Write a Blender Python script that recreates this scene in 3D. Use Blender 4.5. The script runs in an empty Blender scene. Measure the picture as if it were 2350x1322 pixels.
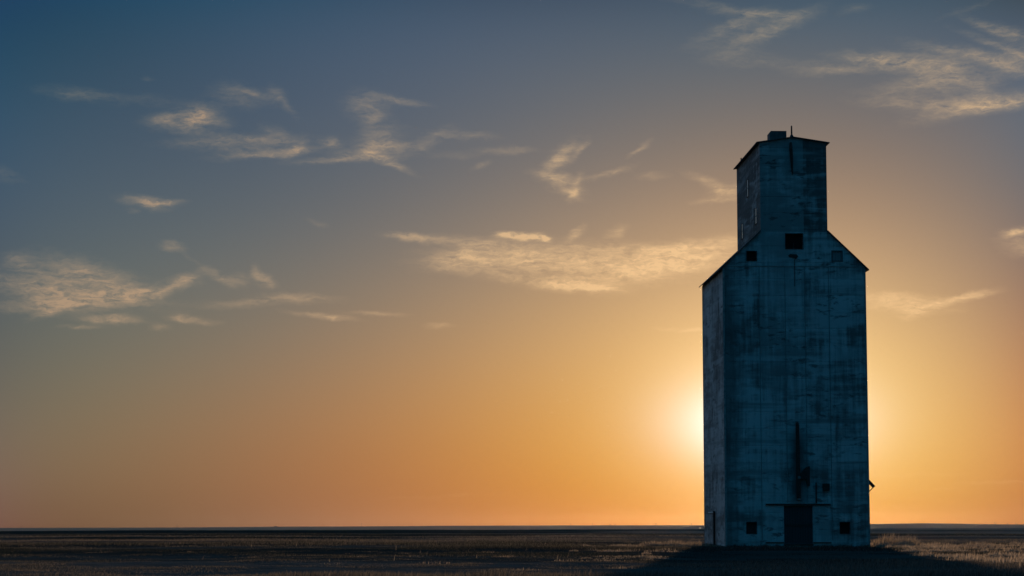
import bpy, bmesh, math, random
import numpy as np
from mathutils import Vector, Matrix

S = bpy.context.scene
R = math.radians

# ------------------------------------------------------------------ camera
cam_data = bpy.data.cameras.new('camera')
camera = bpy.data.objects.new('camera', cam_data)
S.collection.objects.link(camera)
EYE = 1.511
camera.location = (0, 0, EYE)
camera.rotation_euler = (R(90 + 6.17), 0, 0)
cam_data.sensor_width = 36
cam_data.lens = 77.39
cam_data.clip_start = 0.1
cam_data.clip_end = 60000
S.camera = camera

S.view_settings.view_transform = 'Standard'
S.view_settings.look = 'None'
S.view_settings.exposure = 0
S.view_settings.gamma = 1
S.cycles.max_bounces = 6
S.cycles.transparent_max_bounces = 8
S.cycles.volume_bounces = 0

# ------------------------------------------------------------------ sun
SUN_AZ, SUN_EL = 6.55, 2.65          # degrees: clockwise from +Y, above the horizon
sun_data = bpy.data.lights.new('sun', 'SUN')
sun_data.energy = 4.4
sun_data.color = (1.0, 0.62, 0.36)
sun_data.angle = R(0.53)
sun = bpy.data.objects.new('sun', sun_data)
S.collection.objects.link(sun)
to_sun = Vector((math.sin(R(SUN_AZ)) * math.cos(R(SUN_EL)), math.cos(R(SUN_AZ)) * math.cos(R(SUN_EL)), math.sin(R(SUN_EL))))
sun.rotation_euler = (-to_sun).to_track_quat('-Z', 'Y').to_euler()

GLOWS = [(0.60, 2.05, 1.4, (1.0, 0.76, 0.47)), (1.30, 1.05, 1.6, (0.25, 0.65, 1.0))]
SKY_EXP = [(0,0),(0,1),(0,2),(0,3),(0,4),(0,5),(1,0),(1,1),(1,2),(1,3),(1,4),(1,5),(2,0),(2,1),(2,2),(2,3),(2,4),(2,5),(3,0),(3,1),(3,2),(3,3),(3,4),(4,0),(4,1),(4,2),(4,3),(5,0),(5,1),(5,2)]
SKY_COEF = [[0.796, 0.508, 0.278], [0.129, 0.359, -0.465], [0.924, 1.708, 6.824], [-8.592, -9.935, -18.639], [12.226, 13.326, 20.187], [-5.244, -5.662, -7.807], [0.467, 0.243, -0.138], [-0.729, 1.377, 1.282], [6.051, -3.811, -0.759], [-14.715, 1.278, -6.222], [12.45, 2.896, 10.687], [-3.435, -1.965, -4.877], [-0.23, -0.011, -0.056], [1.513, 2.317, 3.141], [-7.651, -11.442, -14.721], [18.478, 22.127, 27.824], [-19.441, -20.416, -25.497], [7.171, 7.472, 9.4], [-0.351, -0.131, 0.457], [0.411, -2.16, -2.858], [-5.628, 5.496, 4.831], [11.488, -4.403, -2.328], [-5.913, 1.265, 0.045], [0.001, -0.135, 0.049], [-0.738, -1.619, -2.106], [0.92, 4.725, 5.728], [-0.101, -3.093, -3.828], [-0.007, -0.072, -0.356], [0.683, 0.683, 1.292], [-0.751, -0.704, -1.144]]
CLOUDS = [
 (-11.422, 11.019, 0.783, 0.184, -5, 0.3),(-9.974, 10.937, 1.696, 0.156, -2, 0.18),(-7.217, 11.071, 0.587, 0.284, -10, 0.4),
 (-6.877, 11.157, 0.456, 0.085, -14, 0.35),(-6.218, 11.138, 0.235, 0.227, -40, 0.4),(-5.93, 10.841, 0.417, 0.099, -48, 0.28),
 (-8.282, 10.486, 0.417, 0.255, 15, 1.0),(-8.618, 10.388, 0.783, 0.255, 3, 0.55),(-9.125, 10.441, 0.326, 0.142, 10, 0.4),
 (-7.659, 10.334, 0.326, 0.142, 0, 0.3),(-8.047, 9.877, 1.043, 0.128, 5, 0.4),(-6.917, 9.824, 1.174, 0.17, 6, 0.42),
 (-7.032, 9.978, 1.174, 0.085, -6, 0.3),(-6.461, 9.608, 1.109, 0.099, 6, 0.65),(-5.69, 9.734, 0.326, 0.142, 32, 0.6),
 (-6.126, 10.109, 0.417, 0.184, -20, 0.35),(-4.814, 9.905, 0.261, 0.128, 0, 0.55),(-3.85, 10.886, 0.522, 0.369, -5, 0.5),
 (-2.876, 11.009, 0.587, 0.099, -8, 0.45),(-3.642, 10.551, 0.157, 0.255, -70, 0.4),(-3.558, 9.988, 0.587, 0.34, 20, 0.5),
 (-3.098, 9.824, 0.626, 0.113, -2, 0.6),(-4.297, 9.484, 1.174, 0.085, 4, 0.65),(-3.211, 9.451, 0.587, 0.099, -24, 0.7),
 (-3.841, 9.647, 0.783, 0.099, 2, 0.45),(-2.125, 10.023, 0.652, 0.17, 28, 0.32),(-1.264, 10.14, 0.848, 0.128, -4, 0.28),
 (-9.535, 8.332, 0.626, 0.113, -4, 0.75),(-9.343, 8.213, 0.287, 0.099, -15, 0.65),(-9.032, 8.288, 0.456, 0.057, 6, 0.55),
 (-9.831, 8.079, 0.183, 0.057, 0, 0.3),(-13.13, 8.891, 0.522, 0.17, -15, 0.22),(-0.115, 9.736, 0.783, 0.099, 0, 0.33),
 (-1.492, 9.62, 0.587, 0.085, 0, 0.2),(-9.535, 11.451, 0.183, 0.071, 0, 0.22),(-8.868, 7.182, 0.287, 0.113, -8, 0.6),
 (-8.428, 6.921, 0.417, 0.071, -35, 0.13),(-12.727, 6.66, 0.391, 0.184, -10, 0.5),(-12.144, 6.397, 0.326, 0.071, -5, 0.35),
 (-12.517, 6.034, 1.174, 0.255, -8, 0.6),(-11.371, 6.115, 1.174, 0.482, -12, 0.6),(-11.089, 5.731, 1.435, 0.227, 6, 0.75),
 (-10.605, 6.298, 1.304, 0.312, -18, 0.65),(-9.989, 5.863, 0.783, 0.113, 8, 0.55),(-11.962, 5.603, 1.174, 0.142, 4, 0.55),
 (-11.849, 5.416, 0.522, 0.099, 18, 0.6),(-9.548, 5.961, 0.391, 0.142, 28, 0.45),(-8.794, 6.13, 0.717, 0.128, 28, 0.75),
 (-8.44, 6.282, 0.391, 0.128, 0, 0.4),(-7.602, 6.418, 0.365, 0.113, -28, 0.55),(-7.096, 6.335, 0.287, 0.17, 10, 0.42),
 (-6.625, 6.454, 0.235, 0.128, -60, 0.6),(-6.33, 6.323, 0.235, 0.128, -35, 0.6),(-6.751, 5.766, 1.239, 0.113, 4, 0.5),
 (-5.513, 5.88, 0.913, 0.128, -2, 0.4),(-10.474, 5.263, 0.587, 0.113, 0, 0.85),(-10.032, 5.215, 0.522, 0.057, -3, 0.45),
 (-8.626, 5.348, 0.261, 0.099, 0, 0.65),(-8.145, 5.276, 0.522, 0.085, -5, 0.55),(-9.088, 5.072, 0.235, 0.085, 0, 0.5),
 (-11.129, 5.04, 0.496, 0.057, 0, 0.5),(-4.943, 5.411, 0.783, 0.071, -7, 0.55),(-4.603, 5.38, 0.261, 0.071, 0, 0.45),
 (-3.584, 5.477, 0.652, 0.057, -3, 0.55),(-5.079, 7.827, 0.287, 0.085, -20, 0.25),(-2.628, 7.476, 0.587, 0.085, -5, 0.8),
 (1.263, 9.553, 0.496, 0.184, 42, 0.8),(1.78, 9.743, 0.313, 0.085, 50, 0.45),(1.089, 9.034, 0.548, 0.113, -12, 0.6),
 (1.376, 8.841, 0.522, 0.227, -25, 0.4),(1.685, 8.805, 0.339, 0.099, 62, 0.6),(1.524, 8.648, 0.313, 0.085, -30, 0.5),
 (2.58, 9.151, 0.626, 0.085, 15, 0.4),(3.361, 9.754, 0.313, 0.071, 36, 0.45),(3.665, 9.051, 0.391, 0.113, 0, 0.3),
 (-0.803, 9.351, 0.287, 0.085, 20, 0.25),(5.259, 8.806, 0.626, 0.128, -25, 0.55),(5.712, 8.631, 0.522, 0.142, 10, 0.5),
 (5.426, 8.41, 0.652, 0.071, 4, 0.45),(-0.194, 7.563, 0.235, 0.071, 0, 1.6),(0.377, 7.506, 0.365, 0.092, -1, 1.9),
 (0.858, 7.46, 0.157, 0.057, -15, 1.3),(1.681, 7.594, 0.287, 0.113, 38, 0.55),(2.743, 7.589, 0.261, 0.128, 35, 0.5),
 (-1.029, 7.358, 1.043, 0.142, -4, 0.6),(-1.428, 6.915, 0.717, 0.198, 10, 0.65),(-0.286, 7.03, 1.435, 0.284, 4, 0.55),
 (0.856, 6.746, 2.478, 0.34, -4, 0.5),(2.568, 6.876, 2.348, 0.369, 0, 0.7),(3.592, 6.598, 1.565, 0.255, 8, 0.65),
 (4.846, 7.22, 1.435, 0.17, 8, 0.9),(4.73, 6.894, 1.174, 0.227, 6, 0.6),(1.654, 6.234, 1.043, 0.156, -3, 0.9),
 (2.28, 6.141, 0.587, 0.071, -5, 0.6),(0.285, 6.406, 1.565, 0.128, -8, 0.35),(3.026, 7.19, 1.565, 0.113, -2, 0.45),
 (4.601, 5.086, 0.717, 0.057, -2, 0.5),(-1.878, 5.179, 0.417, 0.071, 0, 0.38),(5.363, 13.399, 1.435, 0.142, -12, 0.24),
 (5.758, 12.834, 0.978, 0.213, 20, 0.36800000000000005),(7.186, 12.943, 0.978, 0.184, 20, 0.35200000000000004),(6.441, 12.629, 0.783, 0.184, 18, 0.30400000000000005),
 (6.562, 13.182, 0.913, 0.113, -4, 0.36000000000000004),(9.004, 13.24, 0.417, 0.113, 10, 0.22400000000000003),(5.808, 12.164, 0.848, 0.284, 0, 0.2),
 (7.738, 11.839, 1.565, 0.156, -5, 0.22400000000000003),(9.32, 11.979, 0.913, 0.128, -8, 0.4),(8.697, 11.733, 1.043, 0.113, 4, 0.36000000000000004),
 (10.215, 11.849, 1.043, 0.184, -8, 0.44000000000000006),(11.103, 11.672, 1.043, 0.369, -10, 0.4),(11.318, 11.365, 0.783, 0.397, 0, 0.36000000000000004),
 (10.369, 11.201, 1.043, 0.227, 5, 0.336),(10.862, 10.763, 1.435, 0.184, -4, 0.48),(12.076, 10.641, 1.435, 0.198, 10, 0.6400000000000001),
 (12.846, 10.687, 0.783, 0.142, 4, 0.48),(12.196, 11.077, 0.587, 0.284, 30, 0.36000000000000004),(11.665, 12.013, 1.304, 0.128, -14, 0.4),
 (12.652, 11.75, 1.043, 0.156, -20, 0.44000000000000006),(12.343, 12.641, 0.652, 0.128, -28, 0.36000000000000004),(13.0, 12.468, 0.652, 0.142, -20, 0.48),
 (13.15, 11.913, 0.456, 0.51, -40, 0.36000000000000004),(12.661, 12.122, 1.043, 0.099, -24, 0.4),(12.024, 13.16, 0.783, 0.085, 15, 0.17600000000000002),
 (13.072, 7.425, 0.339, 0.113, 8, 0.95),(13.14, 7.102, 0.496, 0.255, -15, 0.6),(9.878, 5.821, 1.043, 0.142, -3, 0.7),
 (10.315, 5.59, 0.978, 0.156, -4, 0.8),(10.555, 5.429, 0.391, 0.113, 10, 0.7),(11.253, 5.706, 0.978, 0.099, 14, 0.7),
 (11.913, 5.848, 0.652, 0.071, 8, 0.5),(10.123, 1.294, 1.435, 0.057, 2, 0.18),(12.348, 1.108, 0.913, 0.043, 2, 0.25),
 (11.045, 0.959, 0.339, 0.028, 0, 0.25),(-1.975, 0.752, 1.826, 0.057, 2, 0.12),
]


class NT:
    """Small helper to write node trees as expressions."""
    def __init__(self, tree):
        self.t = tree; self.n = tree.nodes; self.l = tree.links

    def put(self, sock, v):
        if isinstance(v, bpy.types.NodeSocket):
            self.l.new(v, sock)
        elif v is not None:
            if isinstance(v, (tuple, list)) and sock.type == 'RGBA' and len(v) == 3:
                v = (*v, 1)
            if isinstance(v, (int, float)) and sock.type in ('VECTOR', 'RGBA'):
                v = (v, v, v) if sock.type == 'VECTOR' else (v, v, v, 1)
            sock.default_value = v

    def m(self, op, a, b=None, c=None, clamp=False):
        x = self.n.new('ShaderNodeMath'); x.operation = op; x.use_clamp = clamp
        for i, v in enumerate((a, b, c)):
            if v is not None: self.put(x.inputs[i], v)
        return x.outputs[0]

    def v(self, op, a, b=None, c=None, scale=None):
        x = self.n.new('ShaderNodeVectorMath'); x.operation = op
        for i, q in enumerate((a, b, c)):
            if q is not None: self.put(x.inputs[i], q)
        if scale is not None: self.put(x.inputs['Scale'], scale)
        return x.outputs['Value'] if op in ('DOT_PRODUCT', 'LENGTH', 'DISTANCE') else x.outputs[0]

    def mix(self, f, a, b, mode='MIX'):
        x = self.n.new('ShaderNodeMix'); x.data_type = 'RGBA'; x.blend_type = mode
        self.put(x.inputs[0], f); self.put(x.inputs[6], a); self.put(x.inputs[7], b)
        return x.outputs[2]

    def rng(self, val, a, b, c=0.0, d=1.0, kind='SMOOTHSTEP'):
        x = self.n.new('ShaderNodeMapRange'); x.interpolation_type = kind
        for i, q in enumerate((val, a, b, c, d)): self.put(x.inputs[i], q)
        return x.outputs[0]

    def mapping(self, vec, loc=(0, 0, 0), rot=(0, 0, 0), sc=(1, 1, 1), kind='POINT'):
        x = self.n.new('ShaderNodeMapping'); x.vector_type = kind
        self.put(x.inputs['Vector'], vec)
        if kind != 'NORMAL': x.inputs['Location'].default_value = loc
        x.inputs['Rotation'].default_value = rot; x.inputs['Scale'].default_value = sc
        return x.outputs[0]

    def noise(self, vec, scale=1, detail=4, rough=.5, dist=0, color=False):
        x = self.n.new('ShaderNodeTexNoise')
        self.put(x.inputs['Vector'], vec)
        for k, q in (('Scale', scale), ('Detail', detail), ('Roughness', rough), ('Distortion', dist)):
            self.put(x.inputs[k], q)
        return x.outputs['Color' if color else 'Fac']

    def xyz(self, vec):
        x = self.n.new('ShaderNodeSeparateXYZ'); self.put(x.inputs[0], vec); return x.outputs

    def comb(self, x_, y_, z_):
        x = self.n.new('ShaderNodeCombineXYZ')
        for i, q in enumerate((x_, y_, z_)): self.put(x.inputs[i], q)
        return x.outputs[0]




# ------------------------------------------------------------------ world: evening sky with cirrus, a function of direction only
def build_world():
    w = bpy.data.worlds.new('World'); S.world = w; w.use_nodes = True
    t = NT(w.node_tree)
    bg = w.node_tree.nodes['Background']
    sky = t.n.new('ShaderNodeTexSky'); sky.sky_type = 'NISHITA'; sky.sun_disc = False
    sky.sun_elevation = R(SUN_EL); sky.sun_rotation = R(SUN_AZ)
    sky.air_density = 1; sky.dust_density = 1; sky.ozone_density = 2
    d = t.v('NORMALIZE', t.n.new('ShaderNodeTexCoord').outputs['Generated'])
    dx, dy, dz = t.xyz(d)
    az = t.m('MULTIPLY', t.m('ARCTAN2', dx, dy), 57.29578)
    el = t.m('MULTIPLY', t.m('ARCSINE', dz), 57.29578)
    # clear evening gradient, by azimuth and elevation
    a = t.m('DIVIDE', t.m('MAXIMUM', t.m('MINIMUM', az, 14.5), -14.5), 14.0)
    e = t.m('DIVIDE', t.m('MAXIMUM', t.m('MINIMUM', el, 13.6), -0.6), 14.0)
    pa = [1.0, a]; pe = [1.0, e]
    for k in range(4):
        pa.append(t.m('MULTIPLY', pa[-1], a)); pe.append(t.m('MULTIPLY', pe[-1], e))
    acc = None
    for (i, j), c in zip(SKY_EXP, SKY_COEF):
        if i == 0 and j == 0:
            acc = tuple(c); continue
        term = pe[j] if i == 0 else pa[i] if j == 0 else t.m('MULTIPLY', pa[i], pe[j])
        acc = t.v('MULTIPLY_ADD', t.comb(term, term, term), tuple(c), acc)
    # cirrus: wisps placed by direction, frayed by noise
    p0 = t.comb(az, el, 0.0)
    n1 = t.noise(t.mapping(p0, sc=(.55, 1.3, 1)), 1.0, 5, .58, color=True)
    n2 = t.noise(t.mapping(p0, sc=(2.2, 4.2, 1), loc=(7, 3, 0)), 1.0, 5, .6, color=True)
    warp = t.v('ADD', t.v('MULTIPLY', t.v('SUBTRACT', n1, (.5, .5, .5)), (.24, .17, 0)),
               t.v('MULTIPLY', t.v('SUBTRACT', n2, (.5, .5, .5)), (.36, .22, 0)))
    p = t.v('ADD', p0, warp)
    fib = t.noise(t.mapping(t.v('ADD', p0, t.v('SCALE', warp, scale=1.4)), rot=(0, 0, R(-9)), sc=(.95, 5.2, 1)), 1.0, 7, .62, .35)
    fold = t.noise(t.mapping(t.v('ADD', p0, t.v('SCALE', warp, scale=2.2)), rot=(0, 0, R(8)), sc=(1.1, 2.9, 1), loc=(5, 2, 0)), 1.0, 4, .5, .2)
    fold = t.m('SUBTRACT', 1.0, t.m('MULTIPLY', t.m('ABSOLUTE', t.m('SUBTRACT', fold, .5)), 6.0), clamp=True)      # bright creases
    fine = t.noise(t.mapping(p, rot=(0, 0, R(10)), sc=(3.4, 13.0, 1)), 1.0, 6, .62, .7)
    tex = t.m('ADD', t.m('MULTIPLY', t.rng(fib, .30, .70, 0, 1, 'LINEAR'), .78), t.m('MULTIPLY', fold, .42))
    tex = t.m('ADD', tex, t.m('MULTIPLY', t.m('SUBTRACT', fine, .5), 1.7))
    tex = t.m('MULTIPLY_ADD', tex, 1.05, .20)
    sa = t.m('SUBTRACT', az, SUN_AZ); se = t.m('SUBTRACT', el, SUN_EL)
    gam = t.m('SQRT', t.m('ADD', t.m('MULTIPLY', sa, sa), t.m('MULTIPLY', se, se)))
    ccol = t.mix(t.rng(gam, 4.0, 18.0, 1, 0), (.79, .64, .50), (1.0, .82, .595))   # warmer towards the sun
    # the aureole: a round core and a flatter band of bright air
    ea = t.m('MULTIPLY', sa, .62); ee = t.m('MULTIPLY', se, 1.25)
    gel = t.m('SQRT', t.m('ADD', t.m('MULTIPLY', ea, ea), t.m('MULTIPLY', ee, ee)))
    glow = (0, 0, 0)
    for (ga, gs, gp, gc), gd in zip(GLOWS, (gam, gel)):
        gv = t.m('MULTIPLY', t.m('EXPONENT', t.m('MULTIPLY', t.m('POWER', t.m('DIVIDE', gd, gs), gp), -1.0)), ga)
        glow = t.v('MULTIPLY_ADD', t.comb(gv, gv, gv), gc, glow)

    def sector(blobs):
        dens = 0.0
        for (ca, ce, hl, ht, an, amp) in blobs:
            q = t.mapping(p, loc=(ca, ce, 0), rot=(0, 0, R(an)), sc=(hl, ht, 1), kind='TEXTURE')
            g = t.m('POWER', 0.36, t.v('DOT_PRODUCT', q, q))
            dens = t.m('MULTIPLY_ADD', g, amp, dens)
        dens = t.m('MULTIPLY', t.m('MINIMUM', dens, 1.5), tex)
        base = t.mix(t.rng(dens, .03, 1.35, 0, .72, 'LINEAR'), acc, ccol)
        lin = t.v('DIVIDE', t.v('ADD', t.v('MAXIMUM', base, (0, 0, 0)), (.055,) * 3), (1.055,) * 3)
        lin = t.comb(*[t.m('POWER', c, 2.4) for c in t.xyz(lin)])
        lin = t.v('ADD', lin, glow)
        b = t.n.new('ShaderNodeBackground')
        t.put(b.inputs[0], t.v('SCALE', lin, scale=10.0)); b.inputs[1].default_value = .1
        return b.outputs[0]

    def mixs(f, a_, b_):
        x = t.n.new('ShaderNodeMixShader'); t.put(x.inputs[0], f); t.l.new(a_, x.inputs[1]); t.l.new(b_, x.inputs[2])
        return x.outputs[0]

    edges = [-12.2, -10.2, -8.3, -6.3, -3.8, -1.0, 1.4, 3.5, 5.5, 8.5, 10.8, 12.2]
    sh = None
    for a0, a1 in zip([-99] + edges, edges + [99]):              # only the sector looked at is evaluated
        bl = [c for c in CLOUDS if c[0] + 2.1*max(c[2]*abs(math.cos(R(c[4]))), c[3]) + .5 > a0 and c[0] - 2.1*max(c[2]*abs(math.cos(R(c[4]))), c[3]) - .5 < a1]
        s_ = sector(bl)
        sh = s_ if sh is None else mixs(t.m('GREATER_THAN', az, a0), sh, s_)
    # away from the sunset: the Nishita sky, deep teal opposite the sun
    aaz = t.m('ABSOLUTE', az)
    tint = t.mix(t.rng(aaz, 85, 140), (1.7, 1.75, 2.2), (.0, .47, .85))
    tint = t.mix(t.rng(el, 30, 65), tint, (.0, 4.5, 5.9))
    t.put(bg.inputs[0], t.v('MULTIPLY', sky.outputs[0], tint))
    bg.inputs[1].default_value = 0.1
    k = t.m('MAXIMUM', t.rng(aaz, 14.5, 60), t.rng(el, 13.6, 45))
    t.l.new(mixs(k, sh, bg.outputs[0]), w.node_tree.nodes['World Output'].inputs[0])


build_world()


# ------------------------------------------------------------------ materials
def new_mat(name):
    m = bpy.data.materials.new(name); m.use_nodes = True
    t = NT(m.node_tree); b = m.node_tree.nodes['Principled BSDF']
    return m, t, b


def obj_co(t):
    return t.n.new('ShaderNodeTexCoord').outputs['Object']


def bump(t, b, h, strength=.4, dist=.02):
    x = t.n.new('ShaderNodeBump'); x.inputs['Strength'].default_value = strength; x.inputs['Distance'].default_value = dist
    t.put(x.inputs['Height'], h); t.put(b.inputs['Normal'], x.outputs[0])


def wall_mat(name, light, dark, wear=0.5, vertical=False, wr=.42, wv=.58):
    """old whitewashed siding: boards, rain runs and bare patches"""
    m, t, b = new_mat(name)
    co = obj_co(t)
    x, y, z = t.xyz(co)
    run = t.m('ADD', x, y)                                  # along the wall, on any side
    q = t.comb(run, z, 0.0)
    soft = t.noise(t.mapping(q, sc=(.16, .22, 1), loc=(5, 2, 0)), 1, 3, .5, .4)
    rows = t.noise(t.mapping(q, sc=(.26, 1.7, 1)), 1, 6, .64, .5)
    runs = t.noise(t.mapping(q, sc=(2.6, .15, 1), loc=(2, 9, 0)), 1, 6, .62, .3)
    blot = t.noise(t.mapping(q, sc=(.75, .8, 1), loc=(11, 5, 0)), 1, 6, .62, .8)
    grain = t.noise(t.mapping(q, sc=(26, 2.0, 1) if vertical else (5, 30, 1)), 1, 3, .7)
    s = t.m('MULTIPLY', soft, .62)
    s = t.m('MULTIPLY_ADD', rows, wr, s)
    s = t.m('MULTIPLY_ADD', runs, wv, s)
    s = t.m('MULTIPLY_ADD', blot, .38, s)
    s = t.m('MULTIPLY_ADD', grain, .10, s)                   # mean about 1.07
    f = t.rng(s, .92 + (.5 - wear) * .4, 1.18 + (.5 - wear) * .4)
    col = t.mix(f, light, dark)
    bandn = t.noise(t.comb(t.m('MULTIPLY', run, .045), t.m('MULTIPLY', z, .85), 3.0), 1, 4, .6)      # courses that weathered differently
    col = t.mix(t.rng(bandn, .50, .64, 0, .70), col, dark)
    col = t.mix(t.rng(bandn, .46, .34, 0, .5), col, light)
    # the middle bays keep more of their paint
    bay = t.m('MULTIPLY', t.m('MULTIPLY', t.rng(x, 2.62, 2.70), t.rng(x, 5.98, 6.04, 1, 0)), t.rng(y, .05, .06, 1, 0, 'LINEAR'))
    jamb = t.m('MULTIPLY', t.rng(t.m('ABSOLUTE', t.m('SUBTRACT', x, 5.3)), 2.1, 2.6, 1, 0), t.rng(t.m('ADD', z, t.m('MULTIPLY', blot, 2.4)), 3.6, 4.8, 1, 0))
    jamb = t.m('MULTIPLY', jamb, t.rng(y, .05, .06, 1, 0, 'LINEAR'))
    col = t.mix(t.m('MULTIPLY', jamb, .5), col, light)
    bay = t.m('MULTIPLY', bay, t.rng(t.m('ADD', z, t.m('MULTIPLY', blot, 5.0)), 12, 20, .25, 1))
    col = t.mix(t.m('MULTIPLY', bay, .38), col, tuple(c * 1.05 for c in light))
    # hard little patches where paint has gone, dense in some parts of the wall only
    pn = t.noise(t.mapping(q, sc=(.95, 2.6, 1), loc=(8, 8, 0)), 1, 6, .66, .4)
    where = t.noise(t.mapping(q, sc=(.22, .30, 1), loc=(1, 4, 0)), 1, 2, .5)
    col = t.mix(t.m('MULTIPLY', t.rng(pn, .52, .64, 0, .85), t.rng(where, .43, .56)), col, tuple(c * .6 for c in dark))
    xe = t.m('ADD', x, t.m('MULTIPLY', t.m('SUBTRACT', rows, .5), 4.0))
    edge = t.m('MULTIPLY', t.rng(xe, .2, 1.6, 1, 0), t.rng(y, .05, .06, 1, 0, 'LINEAR'))       # soot line up the near corner
    sx = t.m('ABSOLUTE', t.m('SUBTRACT', t.m('ADD', x, t.m('MULTIPLY', t.m('SUBTRACT', blot, .5), 1.6)), 5.35))
    sz = t.m('ABSOLUTE', t.m('SUBTRACT', z, 5.6))
    spill = t.m('MULTIPLY', t.rng(sx, .1, 1.1, 1, 0), t.rng(sz, 1.6, 3.4, 1, 0))               # grain dust and rust round the spout
    col = t.mix(t.m('MULTIPLY', t.m('MAXIMUM', edge, t.m('MULTIPLY', spill, 1.25)), .75, clamp=True), col, tuple(c * .7 for c in dark))
    # sheets of siding: each course a shade apart, joints faint
    cell = t.n.new('ShaderNodeTexWhiteNoise'); cell.noise_dimensions = '2D'
    cu = t.m('FLOOR', t.m('DIVIDE', run, 1.62)); cv = t.m('FLOOR', t.m('DIVIDE', z, 1.22))
    t.put(cell.inputs['Vector'], t.comb(cu, cv, 0.0))
    col = t.mix(t.m('MULTIPLY', cell.outputs['Value'], .30), col, tuple(c * .45 for c in light))
    jn = t.m('PINGPONG', z, .61)
    joint = t.rng(jn, 0.0, .03, 1, 0)
    jbreak = t.rng(blot, .42, .60)
    col = t.mix(t.m('MULTIPLY', t.m('MULTIPLY', joint, jbreak), .6), col, tuple(c * .6 for c in dark))
    t.put(b.inputs['Base Color'], col)
    b.inputs['Roughness'].default_value = .82
    b.inputs['Specular IOR Level'].default_value = .25
    bump(t, b, t.m('SUBTRACT', t.m('MULTIPLY', rows, .6), joint), .5, .02)
    return m


def plain_mat(name, col, rough=.7, var=.35, scale=4, metal=0.0):
    m, t, b = new_mat(name)
    n = t.noise(obj_co(t), scale, 5, .65)
    c = t.mix(t.rng(n, .3, .7), tuple(v * (1 - var) for v in col), tuple(v * (1 + var) for v in col))
    t.put(b.inputs['Base Color'], c)
    b.inputs['Roughness'].default_value = rough; b.inputs['Metallic'].default_value = metal
    bump(t, b, n, .3, .01)
    return m


def plank_mat(name, col, var=.5, pitch=.19):
    m, t, b = new_mat(name)
    x, y, z = t.xyz(obj_co(t))
    run = t.m('ADD', x, y)
    g = t.noise(t.comb(t.m('MULTIPLY', run, 9.0), t.m('MULTIPLY', z, .7), 0.0), 1, 5, .65)
    c = t.mix(g, tuple(v * (1 - var) for v in col), tuple(v * (1 + var) for v in col))
    j = t.rng(t.m('PINGPONG', run, pitch / 2), 0, .012, 1, 0)
    c = t.mix(j, c, (.004, .004, .004))
    t.put(b.inputs['Base Color'], c); b.inputs['Roughness'].default_value = .85
    bump(t, b, t.m('SUBTRACT', g, j), .5, .015)
    return m


def glass_mat(name):
    m, t, b = new_mat(name)
    n = t.noise(obj_co(t), 3, 3, .5)
    t.put(b.inputs['Base Color'], t.mix(n, (.03, .035, .04), (.06, .065, .07)))
    b.inputs['Roughness'].default_value = .04
    b.inputs['IOR'].default_value = 2.1
    return m


M = dict(
    wall=wall_mat('whitewashed_siding', (.60, .60, .59), (.16, .155, .15), .47),
    head=wall_mat('bare_siding', (.54, .54, .53), (.11, .11, .105), .52, False, .72, .46),
    trim=plain_mat('weathered_trim', (.30, .29, .28), .8, .3, 3),
    roof=plain_mat('old_roofing', (.07, .068, .066), .8, .35, 2),
    dark=plain_mat('black_opening', (.006, .006, .006), .95, .3, 3),
    door=plank_mat('door_planks', (.040, .041, .042)),
    shut=plank_mat('shutter_planks', (.035, .030, .027)),
    pale=plank_mat('pale_shutter', (.24, .24, .24), .3),
    iron=plain_mat('rusty_iron', (.035, .026, .020), .75, .4, 6),
    galv=plain_mat('dull_metal', (.22, .22, .22), .5, .3, 5, .6),
    seam=plain_mat('dark_batten', (.22, .215, .21), .85, .4, 2),
    pale_pipe=plain_mat('pale_pipe', (.62, .62, .60), .5, .15, 3),
    tin=plain_mat('dark_tin', (.09, .09, .09), .7, .3, 3),
    glass=glass_mat('old_glass'),
)
# ------------------------------------------------------------------ object helpers
def tag(o, label=None, cat=None, group=None, kind=None):
    for k, v in (('label', label), ('category', cat), ('group', group), ('kind', kind)):
        if v: o[k] = v
    return o


def empty(name, loc, rz=0.0):
    o = bpy.data.objects.new(name, None); S.collection.objects.link(o)
    o.empty_display_size = .5; o.location = loc; o.rotation_euler = (0, 0, rz)
    return o


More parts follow.
